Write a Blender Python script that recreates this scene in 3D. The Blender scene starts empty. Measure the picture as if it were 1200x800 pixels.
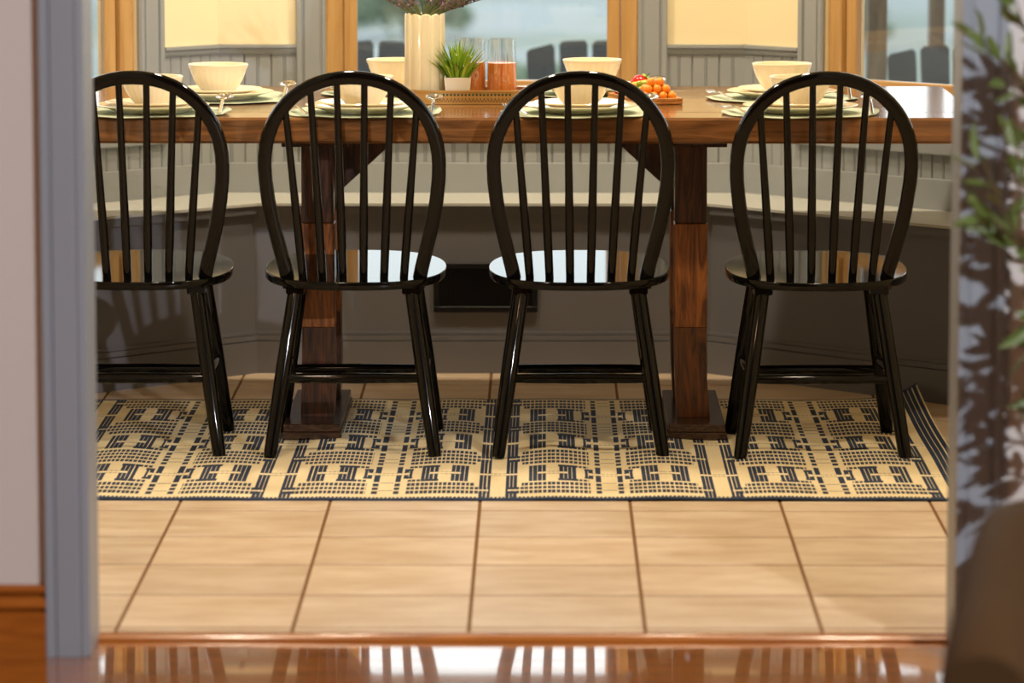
import bpy, bmesh, math, random
import numpy as np
from mathutils import Vector, Matrix
random.seed(7)
PI = math.pi
S = bpy.context.scene
C = S.collection

# ------------------------------------------------------------------ camera
FPX, TILT, YAW, CAMH = 5100.0, 0.128331, 0.0072258, 1.57589
def cam_ray(px, py):
    x = (px-600)/FPX; u = (400-py)/FPX
    y = math.cos(TILT)+u*math.sin(TILT); z = u*math.cos(TILT)-math.sin(TILT)
    c, s = math.cos(YAW), math.sin(YAW)
    return Vector((c*x-s*y, s*x+c*y, z))
def on_z(px, py, z0=0.0):
    r = cam_ray(px, py); k = (z0-CAMH)/r.z
    return Vector((r.x*k, r.y*k, z0))
def on_y(px, py, y0):
    r = cam_ray(px, py); k = y0/r.y
    return Vector((r.x*k, y0, CAMH+r.z*k))
cam = bpy.data.cameras.new('camera'); cam_o = bpy.data.objects.new('camera', cam); C.objects.link(cam_o)
cam.sensor_width = 36; cam.lens = FPX/1200*36; cam.clip_end = 400
cam_o.location = (0, 0, CAMH); cam_o.rotation_euler = (PI/2-TILT, 0, YAW)
cam.dof.use_dof = True; cam.dof.focus_distance = 10.55; cam.dof.aperture_fstop = 3.6
S.camera = cam_o

# ------------------------------------------------------------------ world and lights
w = bpy.data.worlds.new('overcast_sky'); S.world = w; w.use_nodes = True
bg = w.node_tree.nodes['Background']; bg.inputs[0].default_value = (0.92, 0.96, 1.0, 1); bg.inputs[1].default_value = 3.2
S.view_settings.view_transform = 'Standard'; S.view_settings.look = 'None'
S.view_settings.exposure = 0.0; S.view_settings.gamma = 1.0; S.view_settings.use_curve_mapping = False
def lamp(name, kind, loc, power, color, size=0.1, rot=(0,0,0)):
    d = bpy.data.lights.new(name, kind); d.energy = power; d.color = color
    if kind == 'AREA': d.shape = 'DISK'; d.size = size
    else: d.shadow_soft_size = size
    o = bpy.data.objects.new(name, d); o.location = loc; o.rotation_euler = rot; C.objects.link(o)
    return o
WARM = (1.0, 0.83, 0.60); NEUT = (0.96, 0.96, 1.0)
CEIL = 2.5
LAMPS = [  # recessed ceiling lights of the dining room: x, y, watts
    (-0.75, 8.9, 19), (0.75, 8.9, 19), (-0.55, 10.9, 24), (0.35, 10.9, 24)]
for i, (x, y, p) in enumerate(LAMPS):
    lamp('dining_light', 'AREA', (x, y, CEIL-0.035), p, WARM, 0.16)
hl = lamp('hall_light', 'SPOT', (2.1, 3.7, 2.38), 640, NEUT, 0.05)
hl.data.spot_size = math.radians(80); hl.data.spot_blend = 0.6
hl.rotation_euler = (Vector((0.1, 9.6, 0.55))-Vector((2.1, 3.7, 2.38))).to_track_quat('-Z', 'Y').to_euler()

HALL_FILL = (-0.9, 5.6)
lamp('hall_fill_light', 'AREA', (HALL_FILL[0], HALL_FILL[1], CEIL-0.09), 17, (1.0, 0.52, 0.28), 0.30)  # unseen lamp added to fill the hall's shadows with amber light

# ------------------------------------------------------------------ materials
def lin(r, g, b):
    f = lambda c: (c/255/12.92) if c/255 <= 0.04045 else ((c/255+0.055)/1.055)**2.4
    return (f(r), f(g), f(b), 1)
def new_mat(name):
    m = bpy.data.materials.new(name); m.use_nodes = True
    nt = m.node_tree; return m, nt, nt.nodes['Principled BSDF']
def plain(name, rgb, rough=0.5, spec=0.5, metal=0.0, noise=0.06, nscale=14, bump=0.0, bscale=60, **kw):
    m, nt, b = new_mat(name); n = nt.nodes; l = nt.links
    b.inputs['Roughness'].default_value = rough; b.inputs['Metallic'].default_value = metal
    b.inputs['Specular IOR Level'].default_value = spec
    col = lin(*rgb)
    tc = n.new('ShaderNodeTexCoord')
    nz = n.new('ShaderNodeTexNoise'); nz.inputs['Scale'].default_value = nscale; nz.inputs['Detail'].default_value = 4
    l.new(tc.outputs['Object'], nz.inputs['Vector'])
    mx = n.new('ShaderNodeMix'); mx.data_type = 'RGBA'
    mx.inputs[6].default_value = tuple(c*(1-noise) for c in col[:3])+(1,)
    mx.inputs[7].default_value = tuple(min(1, c*(1+noise)) for c in col[:3])+(1,)
    l.new(nz.outputs['Fac'], mx.inputs[0]); l.new(mx.outputs[2], b.inputs['Base Color'])
    if bump:
        nb = n.new('ShaderNodeTexNoise'); nb.inputs['Scale'].default_value = bscale; nb.inputs['Detail'].default_value = 3
        l.new(tc.outputs['Object'], nb.inputs['Vector'])
        bp = n.new('ShaderNodeBump'); bp.inputs['Strength'].default_value = bump; bp.inputs['Distance'].default_value = 0.004
        l.new(nb.outputs['Fac'], bp.inputs['Height']); l.new(bp.outputs['Normal'], b.inputs['Normal'])
    for k, v in kw.items(): b.inputs[k.replace('_', ' ')].default_value = v
    return m
def wood(name, dark, light, stretch, rough=0.3, scale=9.0, dist=2.0, coat=0.0, spec=0.5, sharp=(0.35, 0.7), per_obj=0.0, bump=0.05):
    """grain: noise stretched along one object axis, stretch=(sx,sy,sz)"""
    m, nt, b = new_mat(name); n = nt.nodes; l = nt.links
    b.inputs['Roughness'].default_value = rough; b.inputs['Specular IOR Level'].default_value = spec
    b.inputs['Coat Weight'].default_value = coat; b.inputs['Coat Roughness'].default_value = 0.035
    tc = n.new('ShaderNodeTexCoord'); mp = n.new('ShaderNodeMapping'); mp.inputs['Scale'].default_value = stretch
    oi = n.new('ShaderNodeObjectInfo')
    vm = n.new('ShaderNodeVectorMath'); vm.operation = 'MULTIPLY_ADD'
    cv = n.new('ShaderNodeCombineXYZ')
    for i in range(3): l.new(oi.outputs['Random'], cv.inputs[i])
    vm.inputs[1].default_value = (37, 23, 51)
    l.new(cv.outputs[0], vm.inputs[0]); l.new(tc.outputs['Object'], mp.inputs[0]); l.new(mp.outputs[0], vm.inputs[2])
    nz = n.new('ShaderNodeTexNoise'); nz.inputs['Scale'].default_value = scale; nz.inputs['Detail'].default_value = 6
    nz.inputs['Distortion'].default_value = dist; nz.inputs['Roughness'].default_value = 0.6
    l.new(vm.outputs[0], nz.inputs['Vector'])
    cr = n.new('ShaderNodeValToRGB'); cr.color_ramp.elements[0].position = sharp[0]; cr.color_ramp.elements[1].position = sharp[1]
    cr.color_ramp.elements[0].color = lin(*dark); cr.color_ramp.elements[1].color = lin(*light)
    l.new(nz.outputs['Fac'], cr.inputs[0])
    out = cr.outputs[0]
    if per_obj:
        hv = n.new('ShaderNodeHueSaturation'); mr = n.new('ShaderNodeMapRange')
        mr.inputs[3].default_value = 1-per_obj; mr.inputs[4].default_value = 1+per_obj
        l.new(oi.outputs['Random'], mr.inputs[0]); l.new(mr.outputs[0], hv.inputs['Value']); l.new(out, hv.inputs['Color']); out = hv.outputs[0]
    l.new(out, b.inputs['Base Color'])
    if bump:
        bp = n.new('ShaderNodeBump'); bp.inputs['Strength'].default_value = bump; bp.inputs['Distance'].default_value = 0.002
        l.new(nz.outputs['Fac'], bp.inputs['Height']); l.new(bp.outputs['Normal'], b.inputs['Normal'])
    return m
def tile_mat():
    m, nt, b = new_mat('stone_tile'); n = nt.nodes; l = nt.links
    tc = n.new('ShaderNodeTexCoord'); mp = n.new('ShaderNodeMapping'); mp.inputs['Scale'].default_value = (1.0, 2.4, 1)
    oi = n.new('ShaderNodeObjectInfo'); cv = n.new('ShaderNodeCombineXYZ')
    for i in range(3): l.new(oi.outputs['Random'], cv.inputs[i])
    vm = n.new('ShaderNodeVectorMath'); vm.operation = 'MULTIPLY_ADD'; vm.inputs[1].default_value = (31, 47, 13)
    l.new(cv.outputs[0], vm.inputs[0]); l.new(tc.outputs['Object'], mp.inputs[0]); l.new(mp.outputs[0], vm.inputs[2])
    nz = n.new('ShaderNodeTexNoise'); nz.inputs['Scale'].default_value = 5; nz.inputs['Detail'].default_value = 8; nz.inputs['Roughness'].default_value = 0.62
    l.new(vm.outputs[0], nz.inputs['Vector'])
    cr = n.new('ShaderNodeValToRGB'); e = cr.color_ramp.elements
    e[0].position = 0.3; e[0].color = lin(190, 162, 130); e[1].position = 0.72; e[1].color = lin(222, 204, 180)
    l.new(nz.outputs['Fac'], cr.inputs[0])
    hv = n.new('ShaderNodeHueSaturation'); mr = n.new('ShaderNodeMapRange'); mr.inputs[3].default_value = 0.93; mr.inputs[4].default_value = 1.05
    l.new(oi.outputs['Random'], mr.inputs[0]); l.new(mr.outputs[0], hv.inputs['Value']); l.new(cr.outputs[0], hv.inputs['Color'])
    l.new(hv.outputs[0], b.inputs['Base Color'])
    b.inputs['Roughness'].default_value = 0.36; b.inputs['Specular IOR Level'].default_value = 0.45
    nf = n.new('ShaderNodeTexNoise'); nf.inputs['Scale'].default_value = 60; nf.inputs['Detail'].default_value = 5
    l.new(vm.outputs[0], nf.inputs['Vector'])
    bp = n.new('ShaderNodeBump'); bp.inputs['Strength'].default_value = 0.25; bp.inputs['Distance'].default_value = 0.002
    l.new(nf.outputs['Fac'], bp.inputs['Height']); l.new(bp.outputs['Normal'], b.inputs['Normal'])
    return m
def glass_pane():
    m, nt, b = new_mat('window_glass'); n = nt.nodes; l = nt.links
    n.remove(b); out = n['Material Output']
    tr = n.new('ShaderNodeBsdfTransparent'); tr.inputs[0].default_value = (0.93, 0.96, 0.95, 1)
    gl = n.new('ShaderNodeBsdfGlossy'); gl.inputs['Roughness'].default_value = 0.02
    fr = n.new('ShaderNodeFresnel'); fr.inputs[0].default_value = 1.45
    mx = n.new('ShaderNodeMixShader')
    l.new(fr.outputs[0], mx.inputs[0]); l.new(tr.outputs[0], mx.inputs[1]); l.new(gl.outputs[0], mx.inputs[2]); l.new(mx.outputs[0], out.inputs[0])
    return m
def tumbler_glass():
    m, nt, b = new_mat('clear_glass'); n = nt.nodes; l = nt.links; n.remove(b); out = n['Material Output']
    tr = n.new('ShaderNodeBsdfTransparent'); tr.inputs[0].default_value = (0.97, 0.98, 0.98, 1)
    gl = n.new('ShaderNodeBsdfGlossy'); gl.inputs['Roughness'].default_value = 0.05
    mx = n.new('ShaderNodeMixShader'); mx.inputs[0].default_value = 0.13
    l.new(tr.outputs[0], mx.inputs[1]); l.new(gl.outputs[0], mx.inputs[2]); l.new(mx.outputs[0], out.inputs[0])
    return m
def attr_mat(name, rough=0.85, bump=0.3):
    m, nt, b = new_mat(name); n = nt.nodes; l = nt.links
    a = n.new('ShaderNodeAttribute'); a.attribute_name = 'print'
    l.new(a.outputs['Color'], b.inputs['Base Color']); b.inputs['Roughness'].default_value = rough
    b.inputs['Specular IOR Level'].default_value = 0.2
    tc = n.new('ShaderNodeTexCoord'); nz = n.new('ShaderNodeTexNoise'); nz.inputs['Scale'].default_value = 350
    l.new(tc.outputs['Object'], nz.inputs['Vector'])
    bp = n.new('ShaderNodeBump'); bp.inputs['Strength'].default_value = bump; bp.inputs['Distance'].default_value = 0.001
    l.new(nz.outputs['Fac'], bp.inputs['Height']); l.new(bp.outputs['Normal'], b.inputs['Normal'])
    return m
def leaf_mat(name, c1, c2, rough=0.45):
    m, nt, b = new_mat(name); n = nt.nodes; l = nt.links
    g = n.new('ShaderNodeNewGeometry'); cr = n.new('ShaderNodeValToRGB')
    cr.color_ramp.elements[0].color = lin(*c1); cr.color_ramp.elements[1].color = lin(*c2)
    l.new(g.outputs['Random Per Island'], cr.inputs[0]); l.new(cr.outputs[0], b.inputs['Base Color'])
    b.inputs['Roughness'].default_value = rough
    return m
M = {}
M['black'] = plain('black_lacquer', (8, 7, 6), 0.06, 0.22, noise=0.1)
M['cream_wall'] = plain('cream_paint', (240, 226, 186), 0.6, 0.3, noise=0.02, nscale=2)
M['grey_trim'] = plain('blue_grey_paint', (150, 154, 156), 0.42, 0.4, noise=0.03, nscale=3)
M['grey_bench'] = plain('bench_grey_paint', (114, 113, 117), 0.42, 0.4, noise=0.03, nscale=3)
M['bench_top'] = plain('bench_top_paint', (206, 208, 202), 0.3, 0.5, noise=0.03, nscale=3)
M['hall_wall'] = plain('greige_wall_paint', (202, 198, 194), 0.75, 0.2, noise=0.02, nscale=2, bump=0.03, bscale=200)
M['casing'] = plain('casing_blue_grey', (140, 148, 158), 0.4, 0.4, noise=0.03, nscale=3)
M['ceiling'] = plain('ceiling_white', (238, 234, 226), 0.8, 0.2)
M['honey'] = wood('honey_pine', (180, 138, 82), (202, 164, 108), (9, 9, 0.6), 0.35, 5, 0.8)
M['honey_x'] = wood('honey_pine_rail', (180, 138, 82), (202, 164, 108), (0.6, 9, 9), 0.35, 5, 0.8)
M['table'] = wood('table_oak', (94, 62, 35), (150, 102, 58), (0.8, 9, 9), 0.17, 5, 1.2, coat=0.25, bump=0.03)
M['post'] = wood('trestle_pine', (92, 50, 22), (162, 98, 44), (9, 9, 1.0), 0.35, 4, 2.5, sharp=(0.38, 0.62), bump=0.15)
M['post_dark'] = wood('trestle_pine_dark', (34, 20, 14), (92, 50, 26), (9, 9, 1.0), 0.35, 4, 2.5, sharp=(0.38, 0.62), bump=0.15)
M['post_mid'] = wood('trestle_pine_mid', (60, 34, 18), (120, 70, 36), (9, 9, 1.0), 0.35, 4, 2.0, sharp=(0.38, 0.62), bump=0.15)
M['foot'] = wood('trestle_foot_wood', (40, 28, 22), (84, 58, 42), (7, 0.8, 12), 0.22, 4, 2.0, bump=0.1)
M['hardwood'] = wood('hallway_hardwood', (132, 76, 24), (178, 108, 40), (0.7, 10, 10), 0.16, 5, 1.2, coat=1.0, per_obj=0.10, bump=0.0)
M['oak_trim'] = wood('stained_oak_trim', (142, 78, 24), (180, 108, 40), (0.7, 9, 9), 0.25, 5, 1.0, coat=0.3, bump=0.03)
M['tile'] = tile_mat()
M['grout'] = plain('tan_grout', (120, 88, 58), 0.9, 0.1, noise=0.15, nscale=40)
M['rug'] = attr_mat('woven_rug')
M['rug_edge'] = plain('navy_binding', (44, 50, 62), 0.9, 0.1)
M['glass'] = glass_pane(); M['tumbler'] = tumbler_glass()
M['vent'] = plain('vent_black', (18, 16, 15), 0.5, 0.3)
M['china'] = plain('cream_china', (240, 228, 200), 0.12, 0.5, noise=0.01)
M['mat_green'] = plain('sage_linen', (190, 200, 178), 0.9, 0.1, noise=0.08, nscale=120, bump=0.2, bscale=300)
M['steel'] = plain('polished_steel', (200, 196, 188), 0.14, 0.5, metal=1.0, noise=0.0)
M['vase'] = plain('ribbed_vase_glaze', (240, 226, 186), 0.2, 0.5, noise=0.02)
M['tray'] = plain('tray_gold', (204, 160, 92), 0.38, 0.5, metal=0.35, noise=0.08, nscale=60)
M['tray_in'] = plain('tray_inside', (86, 58, 34), 0.5)
M['tray_dot'] = plain('tray_green_enamel', (70, 86, 56), 0.4)
M['pot'] = plain('white_pot', (236, 230, 214), 0.3, 0.5, noise=0.01)
M['soil'] = plain('dark_soil', (48, 36, 26), 0.95, 0.1, noise=0.3, nscale=90)
M['grass'] = leaf_mat('grass_blade', (84, 140, 24), (190, 220, 76))
M['flower'] = plain('tiny_white_flower', (240, 236, 210), 0.6)
M['lav'] = leaf_mat('lavender_bloom', (92, 66, 92), (160, 124, 150), 0.8)
M['lav_stem'] = leaf_mat('lavender_stem', (74, 84, 44), (124, 132, 76), 0.7)
M['juice'] = plain('orange_juice', (255, 150, 72), 0.25, 0.5, noise=0.03)
M['board'] = wood('serving_board', (176, 112, 52), (212, 154, 86), (0.8, 8, 8), 0.4, 5, 1.0)
M['apple'] = plain('red_fruit', (200, 32, 24), 0.22, 0.5, noise=0.25, nscale=30)
M['banana'] = plain('yellow_fruit', (240, 180, 40), 0.4, 0.4, noise=0.08, nscale=30)
M['grape'] = plain('green_grape', (150, 172, 50), 0.25, 0.5, noise=0.1)
M['kumquat'] = plain('orange_fruit', (248, 150, 36), 0.35, 0.5, noise=0.06, bump=0.1, bscale=200)
M['fstem'] = plain('fruit_stem', (60, 56, 24), 0.7)
M['olive'] = leaf_mat('olive_leaf', (36, 52, 26), (116, 134, 66))
M['bark'] = plain('olive_bark', (82, 66, 48), 0.9, 0.1, noise=0.25, nscale=50)
M['planter'] = plain('planter_ceramic', (190, 184, 172), 0.5)
M['velvet'] = plain('brown_velvet', (60, 40, 16), 0.85, 0.2, noise=0.18, nscale=8, bump=0.1, bscale=200)
M['deck'] = wood('deck_boards', (132, 124, 112), (170, 162, 150), (0.8, 9, 9), 0.6, 4, 1.0, per_obj=0.08)
M['adirondack'] = plain('charcoal_chair_paint', (46, 48, 52), 0.5, 0.4, noise=0.06)
M['timber'] = wood('brown_post_timber', (70, 58, 46), (104, 88, 68), (8, 8, 0.8), 0.7, 4, 1.5)
M['lens'] = None
def emis(name, rgb, s):
    m, nt, b = new_mat(name); b.inputs['Emission Color'].default_value = rgb+(1,); b.inputs['Emission Strength'].default_value = s
    return m
M['lens'] = emis('lamp_lens', WARM, 3.0); M['lens_n'] = emis('globe_lens', NEUT, 3.0)
def ground_mat():
    m, nt, b = new_mat('yard_ground'); n = nt.nodes; l = nt.links
    tc = n.new('ShaderNodeTexCoord'); nz = n.new('ShaderNodeTexNoise'); nz.inputs['Scale'].default_value = 0.35; nz.inputs['Detail'].default_value = 5
    l.new(tc.outputs['Object'], nz.inputs['Vector'])
    cr = n.new('ShaderNodeValToRGB'); e = cr.color_ramp.elements
    e[0].position = 0.38; e[0].color = lin(96, 106, 96); e[1].position = 0.62; e[1].color = lin(118, 125, 128)
    l.new(nz.outputs['Fac'], cr.inputs[0]); l.new(cr.outputs[0], b.inputs['Base Color']); b.inputs['Roughness'].default_value = 0.9
    return m
M['yard'] = ground_mat()
M['shrub'] = leaf_mat('shrub_leaf', (96, 112, 88), (140, 150, 130), 0.8)

# ------------------------------------------------------------------ mesh helpers
class MB:
    def __init__(s): s.v = []; s.f = []
    def add(s, vs, fs):
        o = len(s.v); s.v += [tuple(p) for p in vs]; s.f += [tuple(i+o for i in f) for f in fs]; return s
    def box(s, x0, x1, y0, y1, z0, z1, b=0.0):
        if b <= 0:
            vs = [(x, y, z) for x in (x0, x1) for y in (y0, y1) for z in (z0, z1)]
            return s.add(vs, [(0,1,3,2),(4,6,7,5),(0,4,5,1),(2,3,7,6),(0,2,6,4),(1,5,7,3)])
        vs = []; idx = {}
        X = (x0, x1); Y = (y0, y1); Z = (z0, z1)
        for i in (0, 1):
            for j in (0, 1):
                for k in (0, 1):
                    xi = X[i]+(b if i == 0 else -b); yj = Y[j]+(b if j == 0 else -b); zk = Z[k]+(b if k == 0 else -b)
                    idx[i,j,k] = len(vs); vs += [(X[i], yj, zk), (xi, Y[j], zk), (xi, yj, Z[k])]
        fs = []
        for i in (0, 1): fs.append([idx[i,j,k] for j, k in ((0,0),(1,0),(1,1),(0,1))])
        for j in (0, 1): fs.append([idx[i,j,k]+1 for i, k in ((0,0),(1,0),(1,1),(0,1))])
        for k in (0, 1): fs.append([idx[i,j,k]+2 for i, j in ((0,0),(1,0),(1,1),(0,1))])
        for a in (0, 1):
            for c in (0, 1):
                fs.append([idx[a,c,0], idx[a,c,1], idx[a,c,1]+1, idx[a,c,0]+1])
                fs.append([idx[a,0,c], idx[a,1,c], idx[a,1,c]+2, idx[a,0,c]+2])
                fs.append([idx[0,a,c]+1, idx[1,a,c]+1, idx[1,a,c]+2, idx[0,a,c]+2])
        for q in idx.values(): fs.append([q, q+1, q+2])
        return s.add(vs, fs)
    def tube(s, pts, rad, n=10, caps=True):
        pts = [Vector(p) for p in pts]
        if not hasattr(rad, '__len__'): rad = [rad]*len(pts)
        vs = []; fs = []; up = None
        for i, p in enumerate(pts):
            t = (pts[min(i+1, len(pts)-1)]-pts[max(i-1, 0)]).normalized()
            if up is None: up = Vector((0,0,1)) if abs(t.z) < 0.9 else Vector((1,0,0))
            a = t.cross(up).normalized(); b2 = a.cross(t).normalized(); up = b2
            for k in range(n):
                q = 2*PI*k/n; vs.append(p+(a*math.cos(q)+b2*math.sin(q))*rad[i])
        for i in range(len(pts)-1):
            for k in range(n): fs.append((i*n+k, i*n+(k+1)%n, (i+1)*n+(k+1)%n, (i+1)*n+k))
        if caps: fs.append(tuple(range(n))); fs.append(tuple(range((len(pts)-1)*n, len(pts)*n)))
        return s.add(vs, fs)
    def sweep(s, pts, normal, hw, hd, bev=0.35, closed=False):
        """rounded rectangle swept along planar pts; hw half width in plane, hd half depth along normal"""
        pts = [Vector(p) for p in pts]; N = Vector(normal).normalized(); vs = []; fs = []
        sec = []
        for sx, sy in ((1,1),(-1,1),(-1,-1),(1,-1)):
            e = bev*min(hw, hd)
            c = [(sx*hw, sy*(hd-e)), (sx*(hw-e*0.3), sy*(hd-e*0.3)), (sx*(hw-e), sy*hd)]
            sec += c if sx*sy > 0 else c[::-1]
        n = len(sec)
        for i, p in enumerate(pts):
            t = (pts[min(i+1, len(pts)-1)]-pts[max(i-1, 0)]).normalized(); a = t.cross(N).normalized()
            for u, v in sec: vs.append(p+a*u+N*v)
        for i in range(len(pts)-1):
            for k in range(n): fs.append((i*n+k, i*n+(k+1)%n, (i+1)*n+(k+1)%n, (i+1)*n+k))
        fs.append(tuple(range(n))); fs.append(tuple(range((len(pts)-1)*n, len(pts)*n)))
        return s.add(vs, fs)
    def lathe(s, prof, n=32, c=(0,0,0), mod=None):
        """prof: list of (r,z); mod(angle, r, z) -> r"""
        vs = []; fs = []
        for r, z in prof:
            for k in range(n):
                q = 2*PI*k/n; rr = mod(q, r, z) if mod else r
                vs.append((c[0]+rr*math.cos(q), c[1]+rr*math.sin(q), c[2]+z))
        for i in range(len(prof)-1):
            for k in range(n): fs.append((i*n+k, i*n+(k+1)%n, (i+1)*n+(k+1)%n, (i+1)*n+k))
        fs.append(tuple(range(n))); fs.append(tuple(range((len(prof)-1)*n, len(prof)*n)))
        return s.add(vs, fs)
    def prism(s, poly, z0, z1, axis='z'):
        n = len(poly); m = {'z': lambda a, b, c: (a, b, c), 'y': lambda a, b, c: (a, c, b), 'x': lambda a, b, c: (c, a, b)}[axis]
        vs = [m(a, b, z0) for a, b in poly]+[m(a, b, z1) for a, b in poly]
        fs = [tuple(range(n)), tuple(range(n, 2*n))]+[(i, (i+1)%n, n+(i+1)%n, n+i) for i in range(n)]
        return s.add(vs, fs)
    def ball(s, c, r, n=10, sc=(1,1,1)):
        m = n//2; vs = []; fs = []
        for i in range(1, m):
            a = PI*i/m
            for k in range(n):
                q = 2*PI*k/n
                vs.append((c[0]+r*sc[0]*math.sin(a)*math.cos(q), c[1]+r*sc[1]*math.sin(a)*math.sin(q), c[2]+r*sc[2]*math.cos(a)))
        t = len(vs); vs += [(c[0], c[1], c[2]+r*sc[2]), (c[0], c[1], c[2]-r*sc[2])]
        for i in range(m-2):
            for k in range(n): fs.append((i*n+k, i*n+(k+1)%n, (i+1)*n+(k+1)%n, (i+1)*n+k))
        for k in range(n): fs.append((t, k, (k+1)%n)); fs.append((t+1, (m-2)*n+k, (m-2)*n+(k+1)%n))
        return s.add(vs, fs)
    def leaf(s, p, d, L, W, roll=0.0):
        """a small folded leaf of six vertices with real curvature"""
        d = Vector(d).normalized(); u = Vector((0,0,1)) if abs(d.z) < 0.9 else Vector((1,0,0))
        a = d.cross(u).normalized(); b = a.cross(d); a2 = a*math.cos(roll)+b*math.sin(roll); b2 = -a*math.sin(roll)+b*math.cos(roll)
        p = Vector(p); m1 = p+d*L*0.4; m2 = p+d*L*0.75
        vs = [p, m1+a2*W*0.5+b2*W*0.15, m1-b2*0.02*L, m1-a2*W*0.5+b2*W*0.15, m2+a2*W*0.36+b2*W*0.1, m2-b2*0.03*L, m2-a2*W*0.36+b2*W*0.1, p+d*L-b2*0.08*L]
        return s.add(vs, [(0,1,2),(0,2,3),(1,4,5,2),(2,5,6,3),(4,7,5),(5,7,6)])
    def mesh(s, name, smooth=False, recalc=True):
        me = bpy.data.meshes.new(name); me.from_pydata(s.v, [], s.f)
        if recalc:
            bm = bmesh.new(); bm.from_mesh(me); bmesh.ops.recalc_face_normals(bm, faces=bm.faces); bm.to_mesh(me); bm.free()
        if smooth:
            for p in me.polygons: p.use_smooth = True
            if smooth != 'all': me.set_sharp_from_angle(angle=math.radians(42))
        me.update(); return me
    def build(s, name, mat, parent=None, smooth=False, loc=None, rot=None, recalc=True):
        me = s.mesh(name, smooth, recalc); me.materials.append(M[mat] if isinstance(mat, str) else mat)
        o = bpy.data.objects.new(name, me); C.objects.link(o)
        if parent is not None: o.parent = parent
        if loc is not None: o.location = loc
        if rot is not None: o.rotation_euler = rot
        return o
def tag(o, label, cat, group=None):
    o['label'] = label; o['category'] = cat
    if group: o['group'] = group
    return o
def thing(name, label, cat, loc=(0,0,0), rz=0.0, group=None):
    o = bpy.data.objects.new(name, None); o.empty_display_size = 0.05; C.objects.link(o)
    o.location = loc; o.rotation_euler = (0,0,rz); return tag(o, label, cat, group)
def struct(o, label=None):
    o['kind'] = 'structure'
    if label: o['label'] = label
    return o
def holder(name, label, loc=(0,0,0), rz=0.0):
    o = bpy.data.objects.new(name, None); o.empty_display_size = 0.05; C.objects.link(o); o.location = loc; o.rotation_euler = (0,0,rz)
    return struct(o, label)
def inst(name, me, parent, loc=(0,0,0), rot=(0,0,0), scale=(1,1,1)):
    o = bpy.data.objects.new(name, me); C.objects.link(o); o.parent = parent; o.location = loc; o.rotation_euler = rot; o.scale = scale; return o
def copy_tree(o, parent=None):
    c = o.copy(); C.objects.link(c); c.parent = parent
    for ch in list(o.children): copy_tree(ch, c)
    return c
def mesh_of(mb, name, mat, smooth=False):
    me = mb.mesh(name, smooth); me.materials.append(M[mat]); return me

# ================================================================== THE SETTING
YC = 7.738           # front face of the doorway casing
YW0, YW1 = 7.757, 7.905   # partition wall between hallway and dining room
OX0, OX1 = -0.820, 0.744  # doorway opening
YB = 11.85           # middle wall of the bay
BX0, BX1 = -0.887, 0.552  # corners of the bay's middle wall
BL = 1.84            # length of an angled bay wall
r2 = math.sqrt(0.5)

# --- tiled floor
TILE = 0.33; TX0, TY0 = -0.7987, on_z(550, 735.3).y
floor = struct(MB().box(-2.6, 2.4, 7.935, 12.2, -0.06, -0.0016).build('floor', 'grout'), 'tan grouted floor of the dining room under square stone tiles')
g = 0.0035
tile_me = mesh_of(MB().box(-TILE/2+g, TILE/2-g, -TILE/2+1.7*g, TILE/2-1.7*g, -0.010, 0.0, 0.001), 'tile', 'tile')
cut_me = mesh_of(MB().box(-TILE/2+g, TILE/2-g, -0.030, 0.030, -0.010, 0.0, 0.001), 'cut_tile', 'tile')
for i in range(-5, 9):
    for j in range(0, 12):
        x = TX0+(i+0.5)*TILE; y = TY0+(j+0.5)*TILE
        if y-TILE/2 > 10.4 and (x > BX1+(YB-y)+0.2 or x < BX0-(YB-y)-0.2): continue
        inst('tile', tile_me, floor, (x, y, 0))
    inst('tile', cut_me, floor, (TX0+(i+0.5)*TILE, TY0-0.0365, 0))
# --- hallway hardwood
hall = struct(MB().box(-4.2, 4.2, -3.0, 7.905, -0.06, -0.012).build('floor.001', 'oak_trim'), 'glossy orange hardwood floor of the hallway')
PW = 0.0826
plank_me = mesh_of(MB().box(-0.75, 0.75, -PW/2+0.0006, PW/2-0.0006, -0.012, 0, 0.0012), 'plank', 'hardwood')
for r in range(34):
    y = 7.885-PW*(r+0.5); off = random.uniform(-0.7, 0.7)
    for k in (-1, 0, 1):
        inst('plank', plank_me, hall, (off+k*1.502, y, 0))
MB().prism([(7.882, -0.01), (7.882, 0.004), (7.890, 0.011), (7.922, 0.011), (7.934, 0.002), (7.934, -0.01)], OX0-0.0, OX1+0.0, 'x').build('trim_5', 'oak_trim', smooth=True)
struct(bpy.data.objects['trim_5'], 'orange oak threshold strip between hardwood and tile')

# --- partition walls either side of the doorway, head above it
struct(MB().box(-4.2, OX0-0.015, YW0, YW1, 0, CEIL+0.1).build('wall_left', 'hall_wall'), 'pale greige painted wall left of the doorway')
struct(MB().box(OX1+0.015, 4.2, YW0, YW1, 0, CEIL+0.1).build('wall_right', 'hall_wall'), 'pale greige painted wall right of the doorway')
struct(MB().box(OX0-0.015, OX1+0.015, YW0, YW1, 2.2, CEIL+0.1).build('wall_front', 'hall_wall'), 'painted wall over the doorway')
# hallway shell around the camera
struct(MB().box(-4.3, -4.2, -3.0, YW1, 0, CEIL+0.1).build('wall_hall_left', 'hall_wall'), 'greige side wall of the hallway')
struct(MB().box(4.2, 4.3, -3.0, YW1, 0, CEIL+0.1).build('wall_hall_right', 'hall_wall'), 'greige side wall of the hallway on the plant side')
struct(MB().box(-4.3, 4.3, -3.1, -3.0, 0, CEIL+0.1).build('wall_hall_back', 'hall_wall'), 'greige end wall of the hallway')
struct(MB().box(-4.3, 4.3, -3.1, 12.8, CEIL, CEIL+0.12).build('ceiling', 'ceiling'), 'white ceiling')
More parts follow.
